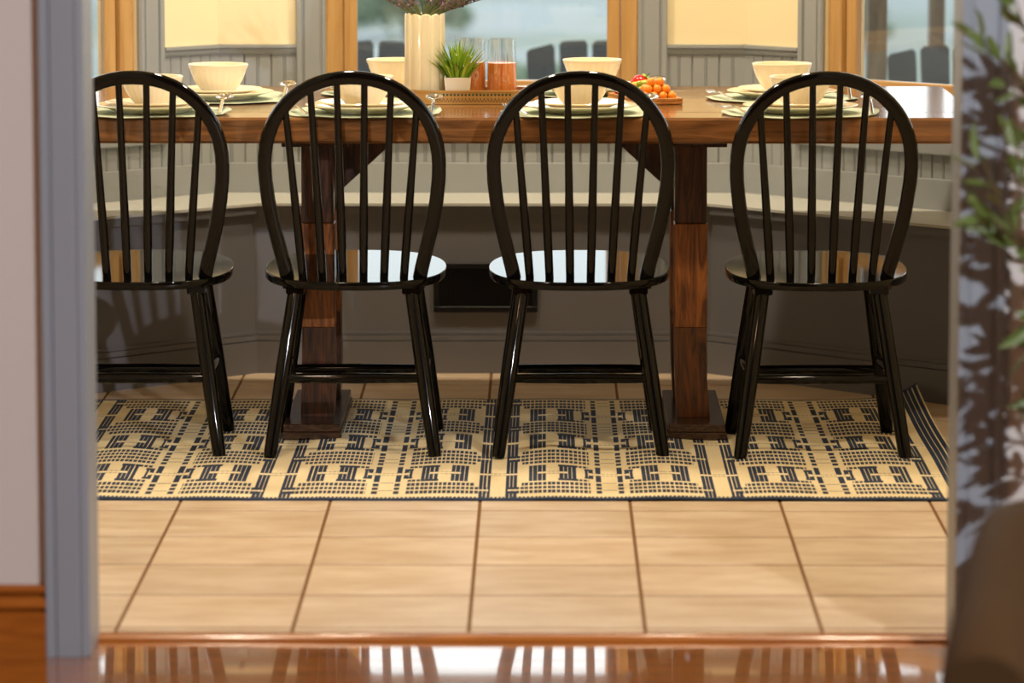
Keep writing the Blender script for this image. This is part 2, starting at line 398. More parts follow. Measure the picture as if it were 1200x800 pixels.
# casing: stepped profile extruded upward; d = distance proud of wall
def casing_profile(x_in, x_out, y, th=0.019):
    s = 1 if x_out > x_in else -1; W = abs(x_out-x_in)
    pr = [(0, 0.45), (0.05, 0.7), (0.12, 0.75), (0.14, 0.6), (0.20, 0.6), (0.22, 0.78), (0.72, 0.82), (0.75, 0.62), (0.79, 0.62), (0.82, 0.95), (0.97, 1.0), (1.0, 0.9)]
    return [(x_in, y+th)]+[(x_in+s*W*a, y+th-th*b) for a, b in pr]+[(x_out, y+th)]
def casing(name, x_in, x_out, y, z0, z1, mat, label):
    return struct(MB().prism(casing_profile(x_in, x_out, y), z0, z1).build(name, mat), label)
casing('trim_1', OX0-0.004, OX0-0.080, YC, 0, 2.2, 'casing', 'blue grey moulded door casing on the left of the doorway')
casing('trim_2', OX1+0.004, OX1+0.082, YC, 0, 2.2, 'casing', 'blue grey moulded door casing on the right of the doorway, striped by leaf shadow')
struct(MB().box(OX0-0.016, OX0, YC+0.006, YW1+0.005, 0, 2.2, 0.002).build('trim_3', 'casing'), 'grey door jamb board on the left of the doorway')
struct(MB().box(OX1, OX1+0.016, YC+0.006, YW1+0.005, 0, 2.2, 0.002).build('trim_4', 'casing'), 'grey door jamb board on the right of the doorway')
# stained oak baseboards in the hallway
def baseboard(name, x0, x1, label):
    pr = [(YW0, 0), (YW0, 0.131), (YW0-0.010, 0.131), (YW0-0.016, 0.126), (YW0-0.016, 0.119), (YW0-0.005, 0.115), (YW0-0.005, 0.111), (YW0-0.014, 0.108), (YW0-0.018, 0.095), (YW0-0.018, 0.090), (YW0-0.006, 0.087), (YW0-0.006, 0.083), (YW0-0.018, 0.080), (YW0-0.018, 0)]
    return struct(MB().prism(pr, x0, x1, 'x').build(name, 'oak_trim'), label)
baseboard('baseboard_left', -4.2, OX0-0.080, 'orange stained oak baseboard along the left hallway wall')
baseboard('baseboard_right', OX1+0.082, 4.2, 'orange stained oak baseboard behind the brown armchair')

# --- dining room side walls
xe_r = BX1+BL*r2; xe_l = BX0-BL*r2; ye = YB-BL*r2
struct(MB().box(xe_r, xe_r+0.1, YW1, ye, 0, CEIL).build('wall_side_right', 'cream_wall'), 'cream side wall of the dining room by the right bay window')
struct(MB().box(xe_l-0.1, xe_l, YW1, ye, 0, CEIL).build('wall_side_left', 'cream_wall'), 'cream side wall of the dining room by the left bay window')

# --- bay walls, built in a local frame: u along the wall, y=0 the room face, +y outward
RAIL = 0.862; SEATZ = 0.458; BSTEP = 0.035
board_mb = MB()
def bead_board(w_, h_):
    # one tongue-and-groove board with a centre bead, front face at y=-0.010
    c = w_/2
    pr = [(0, 0), (0, -0.006), (0.003, -0.010), (c-0.004, -0.010), (c-0.003, -0.0075), (c-0.0015, -0.0115), (c+0.0015, -0.0115), (c+0.003, -0.0075), (c+0.004, -0.010), (w_-0.003, -0.010), (w_, -0.006), (w_, 0)]
    return MB().prism(pr, 0, h_)
BW = 0.0775
bead_me = mesh_of(bead_board(BW-0.001, 1.0), 'bead_board', 'grey_trim')
def bay_wall(name, n_win, loc, rz, L, win, wall_label, win_label):
    """win = (u0,u1) of the casing's inner edges; glass sits inside an oak frame"""
    root = holder(name, wall_label, loc, rz)
    a, b = win; zb, zt = (0.70 if n_win == 1 else 0.722), 2.10
    m = MB().box(0, a, 0, 0.12, 0, CEIL).box(b, L, 0, 0.12, 0, CEIL).box(a, b, 0, 0.12, 0, zb).box(a, b, 0, 0.12, zt, CEIL)
    m.build('plaster', 'cream_wall', root)
    # wainscot boards, chair rail, base rail
    cw = 0.08
    for u0, u1, top in ((0, a-cw+0.004, RAIL-0.02), (a-cw+0.004, b+cw-0.004, 0.606), (b+cw-0.004, L, RAIL-0.02)):
        n = max(1, round((u1-u0)/BW)); ww = (u1-u0)/n
        for k in range(n):
            inst('bead_board', bead_me, root, (u0+k*ww, 0, SEATZ+0.08), (0,0,0), (ww/BW, 1, top-SEATZ-0.08))
    MB().box(0, L, -0.014, 0, SEATZ-0.2, SEATZ+0.082, 0.002).build('base_rail', 'grey_trim', root)
    for u0, u1 in ((0, a-cw), (b+cw, L)):
        MB().prism([(0, RAIL-0.026), (-0.014, RAIL-0.026), (-0.018, RAIL-0.020), (-0.018, RAIL-0.012), (-0.026, RAIL-0.008), (-0.026, RAIL), (0, RAIL)], u0, u1, 'x').build('chair_rail', 'grey_trim', root)
    # window
    wr = holder('window_%d' % n_win, win_label, loc, rz)
    for x_in, x_out in ((a, a-cw), (b, b+cw)):
        MB().prism(casing_profile(x_in, x_out, -0.024, 0.024), 0.60, zt+0.08).build('window_casing', 'grey_trim', wr)
    MB().box(a-cw-0.008, b+cw+0.008, -0.030, 0, 0.604, 0.640, 0.003).build('apron', 'grey_trim', wr)
    MB().box(a, b, -0.020, 0, 0.640, zb, 0.002).build('apron', 'grey_trim', wr)
    fw = 0.045; d0, d1 = 0.012, 0.085
    for u0, u1 in ((a, a+fw), (b-fw, b)):
        MB().box(u0, u1, d0, d1, zb, zt, 0.003).build('window_frame', 'honey', wr)
    MB().box(a+fw, b-fw, d0-0.02, d1, zb, zb+0.030, 0.003).build('sill', 'honey_x', wr)
    MB().box(a+fw, b-fw, d0, d1, zt-fw, zt, 0.003).build('window_frame', 'honey_x', wr)
    # sash
    sw = 0.037; e0, e1 = 0.030, 0.066; s0, s1 = a+fw+0.001, b-fw-0.001; q0, q1 = zb+0.031, zt-fw-0.001
    for u0, u1 in ((s0, s0+sw), (s1-sw, s1)):
        MB().box(u0, u1, e0, e1, q0, q1, 0.003).build('sash_stile', 'honey', wr)
    for z0, z1 in ((q0, q0+0.030), (q1-sw, q1)):
        MB().box(s0+sw, s1-sw, e0, e1, z0, z1, 0.003).build('sash_rail', 'honey_x', wr)
    MB().box(s0+sw-0.004, s1-sw+0.004, 0.046, 0.050, q0+0.026, q1-sw+0.004).build('pane', 'glass', wr)
    return root
LC = BX1-BX0; mid = LC/2
bay_wall('wall_back', 1, (BX0, YB, 0), 0, LC, (mid-0.424, mid+0.424), 'cream wall with grey beadboard wainscot in the middle of the bay', 'middle bay window in a honey oak frame')
# right angled wall runs from the corner towards the camera; local +x along the wall, +y outward
bay_wall('wall_back_right', 2, (BX1, YB, 0), -PI/4, BL, (0.285, 1.36), 'cream angled bay wall with grey wainscot on the right', 'right bay window in a honey oak frame')
bay_wall('wall_back_left', 3, (BX0-BL*r2, YB-BL*r2, 0), PI/4, BL, (BL-1.36, BL-0.285), 'cream angled bay wall with grey wainscot on the left', 'left bay window in a honey oak frame')

# ================================================================== outdoors
struct(MB().box(-60, 60, 12.6, 120, -1.3, -1.2).build('ground_yard', 'yard'), 'pale yard beyond the bay windows')
deck = struct(MB().box(-5, 5, 12.45, 15.4, -0.62, -0.60).build('floor.002', 'timber'), 'weathered deck outside the bay')
dk = mesh_of(MB().box(-5, 5, -0.068, 0.068, -0.02, 0, 0.003), 'deck_board', 'deck')
for k in range(21): inst('deck_board', dk, deck, (0, 12.55+k*0.14, -0.58))
DECKZ = -0.58
def adirondack(px_center, py_top, y, label, nslat=5, rz=0.0):
    c = on_y(px_center, py_top, y); H = c.z-DECKZ
    t = thing('adirondack_chair', label, 'chair', (c.x, y, DECKZ), rz, 'charcoal chairs on the deck')
    sw = 0.091; pitch = 0.106
    for k in range(nslat):
        u = (k-(nslat-1)/2)*pitch; du = abs(k-(nslat-1)/2); top = H-0.012*max(0, du-0.9)
        m = MB(); s_ = 1 if u > 0 else -1
        lx = u*0.82; hw = sw/2
        drop = 0.018 if du > 1.5 else 0.004
        zl = top-(drop if s_ < 0 else 0); zr = top-(drop if s_ > 0 else 0)
        m.prism([(lx-hw*0.82, 0.30), (lx+hw*0.82, 0.30), (u+hw, zr-0.012), (u+hw-0.010, zr), (u-hw+0.010, zl), (u-hw, zl-0.012)], -0.011, 0.011, 'y')
        o = m.build('back_slat', 'adirondack', t, rot=(-0.22, 0, 0)); o.location = (0, -0.22*0.45*0+0.0, 0.02)
    w2 = pitch*nslat/2
    for z in (0.40, 0.75): MB().box(-w2, w2, -0.045, -0.012, z, z+0.07, 0.003).build('back_rail', 'adirondack', t, rot=(-0.22, 0, 0))
    for k in range(6): MB().box(-w2+0.02, w2-0.02, 0.12+k*0.085, 0.195+k*0.085, 0.30+k*0.018, 0.32+k*0.018, 0.003).build('seat_slat', 'adirondack', t)
    for s_ in (-1, 1):
        MB().box(s_*w2-0.02, s_*w2+0.02, 0.55, 0.64, 0, 0.56, 0.003).build('leg', 'adirondack', t)
        MB().box(s_*w2-0.02, s_*w2+0.02, 0.0, 0.09, 0, 0.36, 0.003).build('leg', 'adirondack', t)
        MB().box(s_*(w2+0.02)-0.06, s_*(w2+0.02)+0.06, -0.05, 0.70, 0.56, 0.582, 0.004).build('armrest', 'adirondack', t)
    return t
adirondack(712, 49, 13.75, 'charcoal slatted deck chair behind the two juice glasses')
adirondack(417, 50, 13.75, 'charcoal slatted deck chair behind the ribbed vase')
adirondack(1145, 55, 13.55, 'charcoal slatted deck chair behind the right bay window')
for px, pw, y, lab in ((1027, 0.058, 13.2, 'dark brown timber deck post close to the right bay window'), (1097, 0.05, 14.6, 'brown timber deck post beyond the slatted chair')):
    c = on_y(px, 50, y)
    t = thing('deck_post', lab, 'post', (c.x, y, DECKZ))
    MB().box(-pw/2, pw/2, -0.045, 0.045, 0, 3.2, 0.004).build('post', 'timber', t)
    MB().box(-pw/2-0.02, pw/2+0.02, -0.065, 0.065, 0, 0.10, 0.004).build('post_base', 'timber', t)
rs = random.Random(3)
for k in range(9):
    x = -6.4+1.6*k+rs.uniform(-.15, .15); y = 26+(k*7)%23; R = rs.uniform(0.45, 0.75)
    t = thing('shrub', 'rounded grey green shrub in the yard beyond the %s bay window' % ('left' if k < 3 else 'middle' if k < 6 else 'right'), 'shrub', (x, y, -1.2), 0, 'yard shrubs')
    m = MB()
    for q in range(500):
        d = Vector((rs.gauss(0,1), rs.gauss(0,1), abs(rs.gauss(0,1)))).normalized()
        p = Vector((0,0,R*0.2))+Vector((d.x*R, d.y*R, d.z*R*0.9))*rs.uniform(0.75, 1.0)
        m.leaf(p, d+Vector((rs.uniform(-.8,.8), rs.uniform(-.8,.8), rs.uniform(-.3,.8))), 0.26*R+0.05, 0.13*R, rs.uniform(0, 6))
    m.build('foliage', 'shrub', t, recalc=False)
    MB().tube([(0,0,0), (0,0,R*0.6)], [0.05, 0.03], 8).build('stem', 'bark', t)

# ================================================================== window bench
YBF = 11.545; CX0, CX1 = -0.766, 0.442
bench = thing('window_bench', 'built-in blue grey window bench following the bay under the table', 'bench', (0, 0, 0))
BA = 1.30; T22 = math.tan(PI/8)
def off_pts(k):
    """the bench's front line moved k towards the wall, mitred at the two corners"""
    return [(CX0-BA-k*r2, YBF-BA+k*r2), (CX0-k*T22, YBF+k), (CX1+k*T22, YBF+k), (CX1+BA+k*r2, YBF-BA+k*r2)]
BACK = [(BX0-BA+0.02, YB-BA), (BX0, YB-0.015), (BX1, YB-0.015), (BX1+BA-0.02, YB-BA)]
for i in range(3):
    def slab(k0, k1, z0, z1, name, mat):
        a, b = off_pts(k0), off_pts(k1)
        MB().prism([a[i], a[i+1], b[i+1], b[i]], z0, z1).build(name, mat, bench)
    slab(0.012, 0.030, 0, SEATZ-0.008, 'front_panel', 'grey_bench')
    slab(-0.004, 0.0115, SEATZ-0.030, SEATZ-0.0075, 'nosing_shade', 'grey_bench')  # nosing face in darker bench grey, its shade put into the colour
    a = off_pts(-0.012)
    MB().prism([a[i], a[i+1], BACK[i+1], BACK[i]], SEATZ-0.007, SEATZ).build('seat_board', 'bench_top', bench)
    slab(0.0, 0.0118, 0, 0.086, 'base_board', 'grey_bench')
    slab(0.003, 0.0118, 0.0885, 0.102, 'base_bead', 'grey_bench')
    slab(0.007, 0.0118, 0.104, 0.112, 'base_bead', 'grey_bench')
# floor vent on the bench front
va = on_y(508, 308, YBF); vb = on_y(630, 366, YBF)
vent = thing('vent_grille', 'black metal vent grille on the bench front between the two middle chairs', 'vent', ((va.x+vb.x)/2, YBF+0.0115, vb.z))
vw = (vb.x-va.x)/2; vh = va.z-vb.z
m = MB(); m.box(-vw, vw, -0.012, -0.002, 0, 0.016, 0.002); m.box(-vw, vw, -0.012, -0.002, vh-0.016, vh, 0.002)
m.box(-vw, -vw+0.016, -0.012, -0.002, 0.016, vh-0.016, 0.002); m.box(vw-0.016, vw, -0.012, -0.002, 0.016, vh-0.016, 0.002); m.build('vent_frame', 'vent', vent)
m = MB(); m.box(-vw+0.014, vw-0.014, -0.003, -0.001, 0.014, vh-0.014)
m.build('vent_backing', 'vent', vent)
m = MB(); nf = 34
for k in range(nf):
    u = -vw+0.020+(2*vw-0.04)*k/(nf-1); m.box(u-0.0012, u+0.0012, -0.010, -0.003, 0.016, vh-0.016)
o = m.build('vent_fins', 'vent', vent); o['kind'] = 'stuff'

# ================================================================== rug
RX0, RX1, RY0, RY1 = -1.30, 0.957, 9.465, 11.018
nx, ny = 1700, 330
ux = np.linspace(RX0, RX1, nx); vy = np.linspace(0, RY1-RY0, ny)
U, V = np.meshgrid(ux, vy)
PER = 0.502; P0 = 0.150
xx = ((U-P0+PER/2) % PER)-PER/2; ax = np.abs(xx)
rows_c = [0.112, 0.565, 1.03, 1.475]; mot_c = [0.336, 0.795, 1.255]
dark = np.zeros_like(U, bool)
def band(a, lo, hi): return (a >= lo) & (a < hi)
dash = ((U/0.0102) % 1.0) < 0.76
ladder = band(ax, 0.018, 0.031)
# bundles of dashed rows
for c in rows_c:
    for off, ext in ((-0.075, 0.198), (-0.025, 0.226), (0.025, 0.226), (0.075, 0.198)):
        vv = c+off
        if vv < 0.05 or vv > 1.53: continue
        r_ = np.abs(V-vv) < 0.0175
        dark |= r_ & (ax > 0.044) & (ax < ext) & dash
        dark |= r_ & ladder
        dark |= (np.abs(V-vv-0.026) < 0.0022) & (ax < 0.016)
# motif rows
stripe = lambda a, lo, hi, k: band(a, lo, hi) & (((a-lo)/(hi-lo)*k) % 1.0 < 0.84)
for c in mot_c:
    h_ = np.abs(V-c); inm = h_ < 0.110
    dark |= inm & ladder & (h_ > 0.018)
    dark |= inm & band(ax, 0.036, 0.046) & (h_ < 0.070) & (h_ > 0.018)          # C bracket upright
    dark |= band(h_, 0.046, 0.070) & band(ax, 0.046, 0.056)
    dark |= inm & band(ax, 0.048, 0.054) & (h_ < 0.050)
    dark |= inm & stripe(ax, 0.075, 0.114, 4)  & ~((h_ < 0.013) & (ax > 0.094))
    dark |= inm & stripe(ax, 0.143, 0.184, 4) & ~((h_ < 0.013) & (ax < 0.164))
    dark |= band(h_, 0.013, 0.0165) & (((ax > 0.094) & (ax < 0.164)) | (ax < 0.040)) & dash
    dark |= band(h_, 0.082, 0.112) & band(ax, 0.046, 0.116) & dash
# separators
sx = PER/2-ax
sep = stripe(sx, 0.017, 0.044, 3)
gap = np.zeros_like(sep)
for c in mot_c: gap |= (np.abs(V-c) < 0.013)
for c in rows_c: gap |= (np.abs(V-c) < 0.012) & (sx > 0.022)
dark |= sep & ~gap & (U < P0+1.5*PER)
for c in mot_c: dark |= band(np.abs(V-c), 0.013, 0.017) & (sx < 0.044) & dash
# ends and long borders
dark &= U < P0+1.5*PER+0.003; edge = (V < 0.016) | ((V < 0.030) & (((U/0.009) % 1.0) < 0.6)); dark |= edge; dark |= (V > (RY1-RY0)-0.016)
ed = RX1-U; dark |= stripe(ed, 0.003, 0.050, 4)
cream = np.array(lin(230, 214, 176)[:3]); navy = np.array(lin(46, 57, 80)[:3])
nzr = np.random.RandomState(1)
col = np.where(dark[..., None], navy, cream)*(1+nzr.uniform(-0.06, 0.06, U.shape)[..., None])
# ripples, curled back corner
Zr = 0.0036*(1-np.cos(2*PI*(U-P0)/(PER/2)))*(0.25+0.75*np.clip(np.sin(PI*V/1.55), 0, 1))*(1+0.35*np.sin(5.1*U+2.2*V))
Zr += 0.0012*np.sin(9*V+3*U)+0.0045
cu = np.clip((U-(RX1-0.20))/0.20, 0, 1); cv_ = np.clip((V-1.05)/0.50, 0, 1)
curl = (cu**2)*(cv_**2); Zr += 0.032*curl
Zr += 0.012*np.clip((U-(RX1-0.07))/0.07, 0, 1)**2*np.clip(V/0.6, 0, 1)
Ur = U-0.004*curl; Vr = V
top = np.stack([Ur, Vr+RY0, Zr], -1).reshape(-1, 3); bot = top-np.array([0, 0, 0.004])
N = nx*ny
I = np.arange(N).reshape(ny, nx)
q = np.stack([I[:-1,:-1], I[:-1,1:], I[1:,1:], I[1:,:-1]], -1).reshape(-1, 4)
bd = np.concatenate([I[0,:], I[1:,-1], I[-1,-2::-1], I[-2:0:-1,0]])
sk = np.stack([bd, np.arange(len(bd))+N, np.roll(np.arange(len(bd)), -1)+N, np.roll(bd, -1)], -1)
verts = np.concatenate([top, bot[bd]]); quads = np.concatenate([q, sk])
me = bpy.data.meshes.new('rug'); me.vertices.add(len(verts)); me.vertices.foreach_set('co', verts.astype(np.float32).ravel())
me.loops.add(len(quads)*4); me.loops.foreach_set('vertex_index', quads.astype(np.int32).ravel())
me.polygons.add(len(quads)); me.polygons.foreach_set('loop_start', np.arange(0, len(quads)*4, 4, dtype=np.int32)); me.polygons.foreach_set('loop_total', np.full(len(quads), 4, np.int32))
me.polygons.foreach_set('use_smooth', np.ones(len(quads), bool))
me.update(calc_edges=True); me.validate()
at_ = me.color_attributes.new('print', 'FLOAT_COLOR', 'POINT')
cc = np.ones((len(verts), 4), np.float32); cc[:N, :3] = col.reshape(-1, 3); cc[N:, :3] = navy
at_.data.foreach_set('color', cc.ravel())
me.materials.append(M['rug'])
rug = bpy.data.objects.new('area_rug', me); C.objects.link(rug)
tag(rug, 'navy and cream geometric woven rug lying under the dining table and chairs', 'rug')
RUGZ = 0.007

# ================================================================== dining chairs
def seat_z(y): return 0.4075+0.075*(y+0.155)   # tilted seat top, higher at the front
def make_chair():
    t = thing('dining_chair', '', 'chair')
    # seat
    n = 64; rings = []
    W2, D2, cy = 0.215, 0.212, 0.043
    def ring(k, dz):
        out = []
        for i in range(n):
            q_ = 2*PI*i/n; c_, s_ = math.cos(q_), math.sin(q_); e = 2/2.55
            x = W2*k*math.copysign(abs(c_)**e, c_); y = cy+(D2-(1-k)*0.2)*math.copysign(abs(s_)**e, s_)
            if s_ > 0: x *= 0.96+0.04*(1-s_)
            out.append((x, y, seat_z(y)+dz))
        return out
    rr = [ring(0.95, -0.0195), ring(0.988, -0.0192), ring(0.998, -0.0165), ring(1.0, -0.0025), ring(0.997, -0.0006), ring(0.992, 0.0), ring(0.982, 0.0)]
    m = MB(); m.add([p for r_ in rr for p in r_], [(j*n+i, j*n+(i+1)%n, (j+1)*n+(i+1)%n, (j+1)*n+i) for j in range(len(rr)-1) for i in range(n)]+[tuple(range(n)), tuple(range((len(rr)-1)*n, len(rr)*n))])
    m.build('seat', 'black', t, smooth=True)
    # hoop back in a plane leaning towards the rear
    yb, yt, zb_, zt_ = -0.092, -0.225, 0.40, 0.905
    lean = Vector((0, yt-yb, zt_-zb_)).normalized()
    def pl(x, h): return Vector((x, yb, zb_))+lean*h
    Ht = (zt_-zb_)/lean.z-0.017
    half = [(0.151, -0.012), (0.158, 0.03), (0.172, 0.085), (0.186, 0.14), (0.197, 0.20), (0.2025, 0.26)]
    h1 = 0.29; R = 0.2035; A = Ht-h1
    arc = []
    for i in range(0, 29):
        q_ = PI*i/28; e = 2/2.12
        arc.append((R*math.copysign(abs(math.cos(q_))**e, math.cos(q_)), h1+A*abs(math.sin(q_))**e))
    path = half+arc+[(-x, h) for x, h in half[::-1]]
    # smooth the polyline once
    P = [Vector((x, h)) for x, h in path]
    P = [P[0]]+[(P[i-1]+P[i]*2+P[i+1])/4 for i in range(1, len(P)-1)]+[P[-1]]
    nrm = lean.cross(Vector((1,0,0)))
    MB().sweep([pl(p.x, p.y) for p in P], nrm, 0.0165, 0.0115, 0.8).build('back_hoop', 'black', t, smooth=True)
    # spindles
    for xb, xt in ((-0.118, -0.152), (-0.072, -0.093), (-0.024, -0.032), (0.024, 0.032), (0.072, 0.093), (0.118, 0.152)):
        ht = h1+A*(1-(abs(xt)/R)**2.12)**(1/2.12)-0.008
        y0 = -0.122+0.012*(abs(xb)/0.12)**2
        b0 = Vector((xb, y0, seat_z(y0)-0.004)); b1 = pl(xt, ht)
        MB().tube([b0, b0.lerp(b1, 0.25), b0.lerp(b1, 0.6), b1], [0.0098, 0.0104, 0.0090, 0.0078], 12).build('spindle', 'black', t, smooth=True)
    # legs with blocks
    legs = {}
    for sx_ in (-1, 1):
        for nm, tx, ty, fx, fy in (('r', 0.136, -0.105, 0.193, -0.203), ('f', 0.134, 0.150, 0.190, 0.203)):
            a = Vector((sx_*tx, ty, seat_z(ty)-0.024)); b = Vector((sx_*fx, fy, 0.0)); legs[nm, sx_] = (a, b)
            lo = MB().tube([a, a.lerp(b, 0.06), a.lerp(b, 0.5), a.lerp(b, 0.97), b], [0.0165, 0.0172, 0.0178, 0.0158, 0.0145], 16).build('leg', 'black', t, smooth=True)
            zc = seat_z(ty)-0.022
            MB().box(a.x-0.022, a.x+0.022, a.y-0.020, a.y+0.020, zc-0.016, zc+0.003, 0.003).build('leg_block', 'black', t)
    def on(nm, sx_, z):
        a, b = legs[nm, sx_]; return a.lerp(b, (a.z-z)/(a.z-b.z))
    def bar(p, q_, r0, r1): MB().tube([p, p.lerp(q_, 0.12), p.lerp(q_, 0.5), p.lerp(q_, 0.88), q_], [r0, (r0+r1)/2*1.02, r1, (r0+r1)/2*1.02, r0], 14).build('stretcher', 'black', t, smooth=True)
    bar(on('r', -1, 0.180), on('r', 1, 0.180), 0.0095, 0.0128)
    bar(on('f', -1, 0.157), on('f', 1, 0.157), 0.0095, 0.0125)
    for sx_ in (-1, 1): bar(on('r', sx_, 0.195), on('f', sx_, 0.185), 0.0095, 0.0125)
    return t
chair0 = make_chair()
CHAIRS = [(-0.951, 10.245, 0.012, 'black spindle-back chair tucked beside the left door casing'),
          (-0.445, 10.245, 0.0, 'black spindle-back chair standing before the left trestle post of the table'),
          (0.086, 10.245, 0.008, 'black spindle-back chair between the vent grille and the right trestle post'),
          (0.648, 10.235, 0.020, 'black spindle-back chair beside the curled corner of the rug')]
for i, (x, y, a, lab) in enumerate(CHAIRS):
    o = chair0 if i == 0 else copy_tree(chair0)
    o.location = (x, y, RUGZ); o.rotation_euler = (0, 0, a); tag(o, lab, 'chair', 'black dining chairs in a row')

# ================================================================== table
TZ = 0.789; TT = 0.061; TXA, TXB, TYA, TYB = -1.20, 1.03, on_z(600, 138, 0.789).y, on_z(810, 101, 0.789).y
table = thing('dining_table', 'long brown wooden trestle dining table with thick top in the bay', 'table', (0, 0, 0))
nb = 6; bwid = (TYB-TYA)/nb
for k in range(nb):
    MB().box(TXA, TXB, TYA+k*bwid+(0.0002 if k else 0), TYA+(k+1)*bwid-0.0002, TZ-(TT if k == 0 else 0.030), TZ, 0.006 if k in (0,) else 0.0008).build('top_board', 'table', table)
for px_, sgn in ((-0.543, 1), (0.357, -1)):
    fx = px_+(-0.012 if sgn > 0 else 0.012)
    MB().box(fx-0.071, fx+0.071, 10.320, 10.93, RUGZ, RUGZ+0.017, 0.002).build('foot_board', 'foot', table)
    MB().box(fx-0.068, fx+0.068, 10.322, 10.925, RUGZ+0.0175, RUGZ+0.036, 0.002).build('foot_board', 'foot', table)
    zf = RUGZ+0.0365
    for y0, y1 in ((10.44, 10.525), (10.76, 10.845)):
        xl, xr = px_-0.040, px_+0.040
        o1, o2_ = (0.0, 0.006) if sgn < 0 else (0.0, -0.004)
        zA, zB, zC = 0.262, 0.515, TZ-TT-0.018
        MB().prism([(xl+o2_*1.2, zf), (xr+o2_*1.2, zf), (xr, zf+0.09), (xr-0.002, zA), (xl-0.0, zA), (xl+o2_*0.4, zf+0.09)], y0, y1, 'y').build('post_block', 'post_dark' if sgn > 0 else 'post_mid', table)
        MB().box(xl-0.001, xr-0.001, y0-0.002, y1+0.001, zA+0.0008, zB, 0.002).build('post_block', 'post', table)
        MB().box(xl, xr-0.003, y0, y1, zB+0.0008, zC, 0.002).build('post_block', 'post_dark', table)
    MB().box(px_-0.080, px_+0.080, 10.315, 11.05, TZ-TT-0.018, TZ-0.0305, 0.002).build('top_cleat', 'foot', table)
    # diagonal brace: three boards side by side
    for k in range(3):
        yk = 10.57+k*0.05
        xa = px_+sgn*0.030; xb = px_+sgn*0.215
        z0 = 0.565; z1 = TZ-0.031; sl = 0.031
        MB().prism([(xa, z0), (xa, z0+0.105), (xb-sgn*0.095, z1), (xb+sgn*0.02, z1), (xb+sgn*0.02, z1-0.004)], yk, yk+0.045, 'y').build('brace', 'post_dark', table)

# ================================================================== table settings
def placemat_mesh(seed):
    r = random.Random(seed); m = MB(); n, k = 48, 8; vs = []; R = 0.188
    ph = [r.uniform(0, 6.28) for _ in range(4)]
    for j in range(k+1):
        for i in range(n):
            a = 2*PI*i/n; rr = R*j/k*(1+0.012*math.sin(16*a)*(j/k)**4)
            up = max(0, (j/k-0.74)/0.26)**2*(0.0014*(1+math.sin(3*a+ph[0]))+0.0012*(1+math.sin(7*a+ph[1])))
            if j >= k-1 and math.cos(a-0.05) > 0.93: up += (0.006 if j == k else 0.002)
            vs.append((rr*math.cos(a), rr*math.sin(a), 0.0015+up))
    fs = [(j*n+i, j*n+(i+1)%n, (j+1)*n+(i+1)%n, (j+1)*n+i) for j in range(k) for i in range(n)]
    o = len(vs); vs2 = vs+[(x, y, z-0.0014) for x, y, z in vs]
    fs2 = fs+[tuple(i+o for i in f[::-1]) for f in fs]+[(k*n+i, k*n+(i+1)%n, o+k*n+(i+1)%n, o+k*n+i) for i in range(n)]
    m.add(vs2, fs2); return m
def plate_mb(R, h):
    return MB().lathe([(R*0.02, 0.004), (R*0.55, 0.004), (R*0.55, 0.0), (R*0.62, 0.0), (R*0.66, 0.004), (R*0.80, h*0.55), (R*0.985, h-0.003), (R, h-0.001), (R*0.985, h), (R*0.80, h*0.72), (R*0.66, 0.0078), (R*0.02, 0.0072)], 56)
def bowl_mb():
    R, H = 0.0745, 0.068
    out = [(0.002, 0.003), (0.036, 0.003), (0.037, 0.0), (0.041, 0.0), (0.043, 0.004), (0.052, 0.014), (0.062, 0.030), (0.0685, 0.046), (0.072, 0.057), (0.0735, 0.060), (R, 0.0665), (0.0735, H), (0.071, 0.0665), (0.068, 0.052), (0.058, 0.030), (0.046, 0.014), (0.030, 0.008), (0.002, 0.007)]
    state = {'i': 0}
    def mod(a, r, z):
        return r
    m = MB().lathe(out, 96)
    vs = []
    for idx, (x, y, z) in enumerate(m.v):
        ring_ = idx//96
        if 4 <= ring_ <= 8:
            a = math.atan2(y, x); k = 1-0.030*abs(math.sin(13*a))**0.8; x *= k; y *= k
        vs.append((x, y, z))
    m.v = vs; return m
ME = {}
ME['plate'] = mesh_of(plate_mb(0.137, 0.020), 'dinner_plate', 'china', True)
ME['salad'] = mesh_of(plate_mb(0.110, 0.017), 'salad_plate', 'china', True)
ME['bowl'] = mesh_of(bowl_mb(), 'soup_bowl', 'china', True)
for k in range(3): ME['mat%d' % k] = mesh_of(placemat_mesh(k), 'placemat', 'mat_green', 'all')
def spoon():
    t = thing('spoon', '', 'spoon')
    m = MB(); n = 20; rings = []
    for j in range(6):   # hollow bowl
        f = j/5
        for i in range(n):
            a = 2*PI*i/n; rings.append((0.0215*f*math.cos(a)*1.0, 0.032*f*math.sin(a), 0.006-0.009*(1-f*f)+0.004))
    m.add(rings, [(j*n+i, j*n+(i+1)%n, (j+1)*n+(i+1)%n, (j+1)*n+i) for j in range(5) for i in range(n)]+[tuple(range(n))])
    o = m.build('spoon_bowl', 'steel', t, smooth='all'); sd = o.modifiers.new('thick', 'SOLIDIFY'); sd.thickness = 0.0015
    MB().sweep([(0, -0.028, 0.009), (0, -0.045, 0.012), (0, -0.075, 0.009), (0, -0.12, 0.004), (0, -0.150, 0.0025)], (1, 0, 0), 0.0012, 0.0042, 0.9).build('spoon_handle', 'steel', t, smooth=True)
    return t
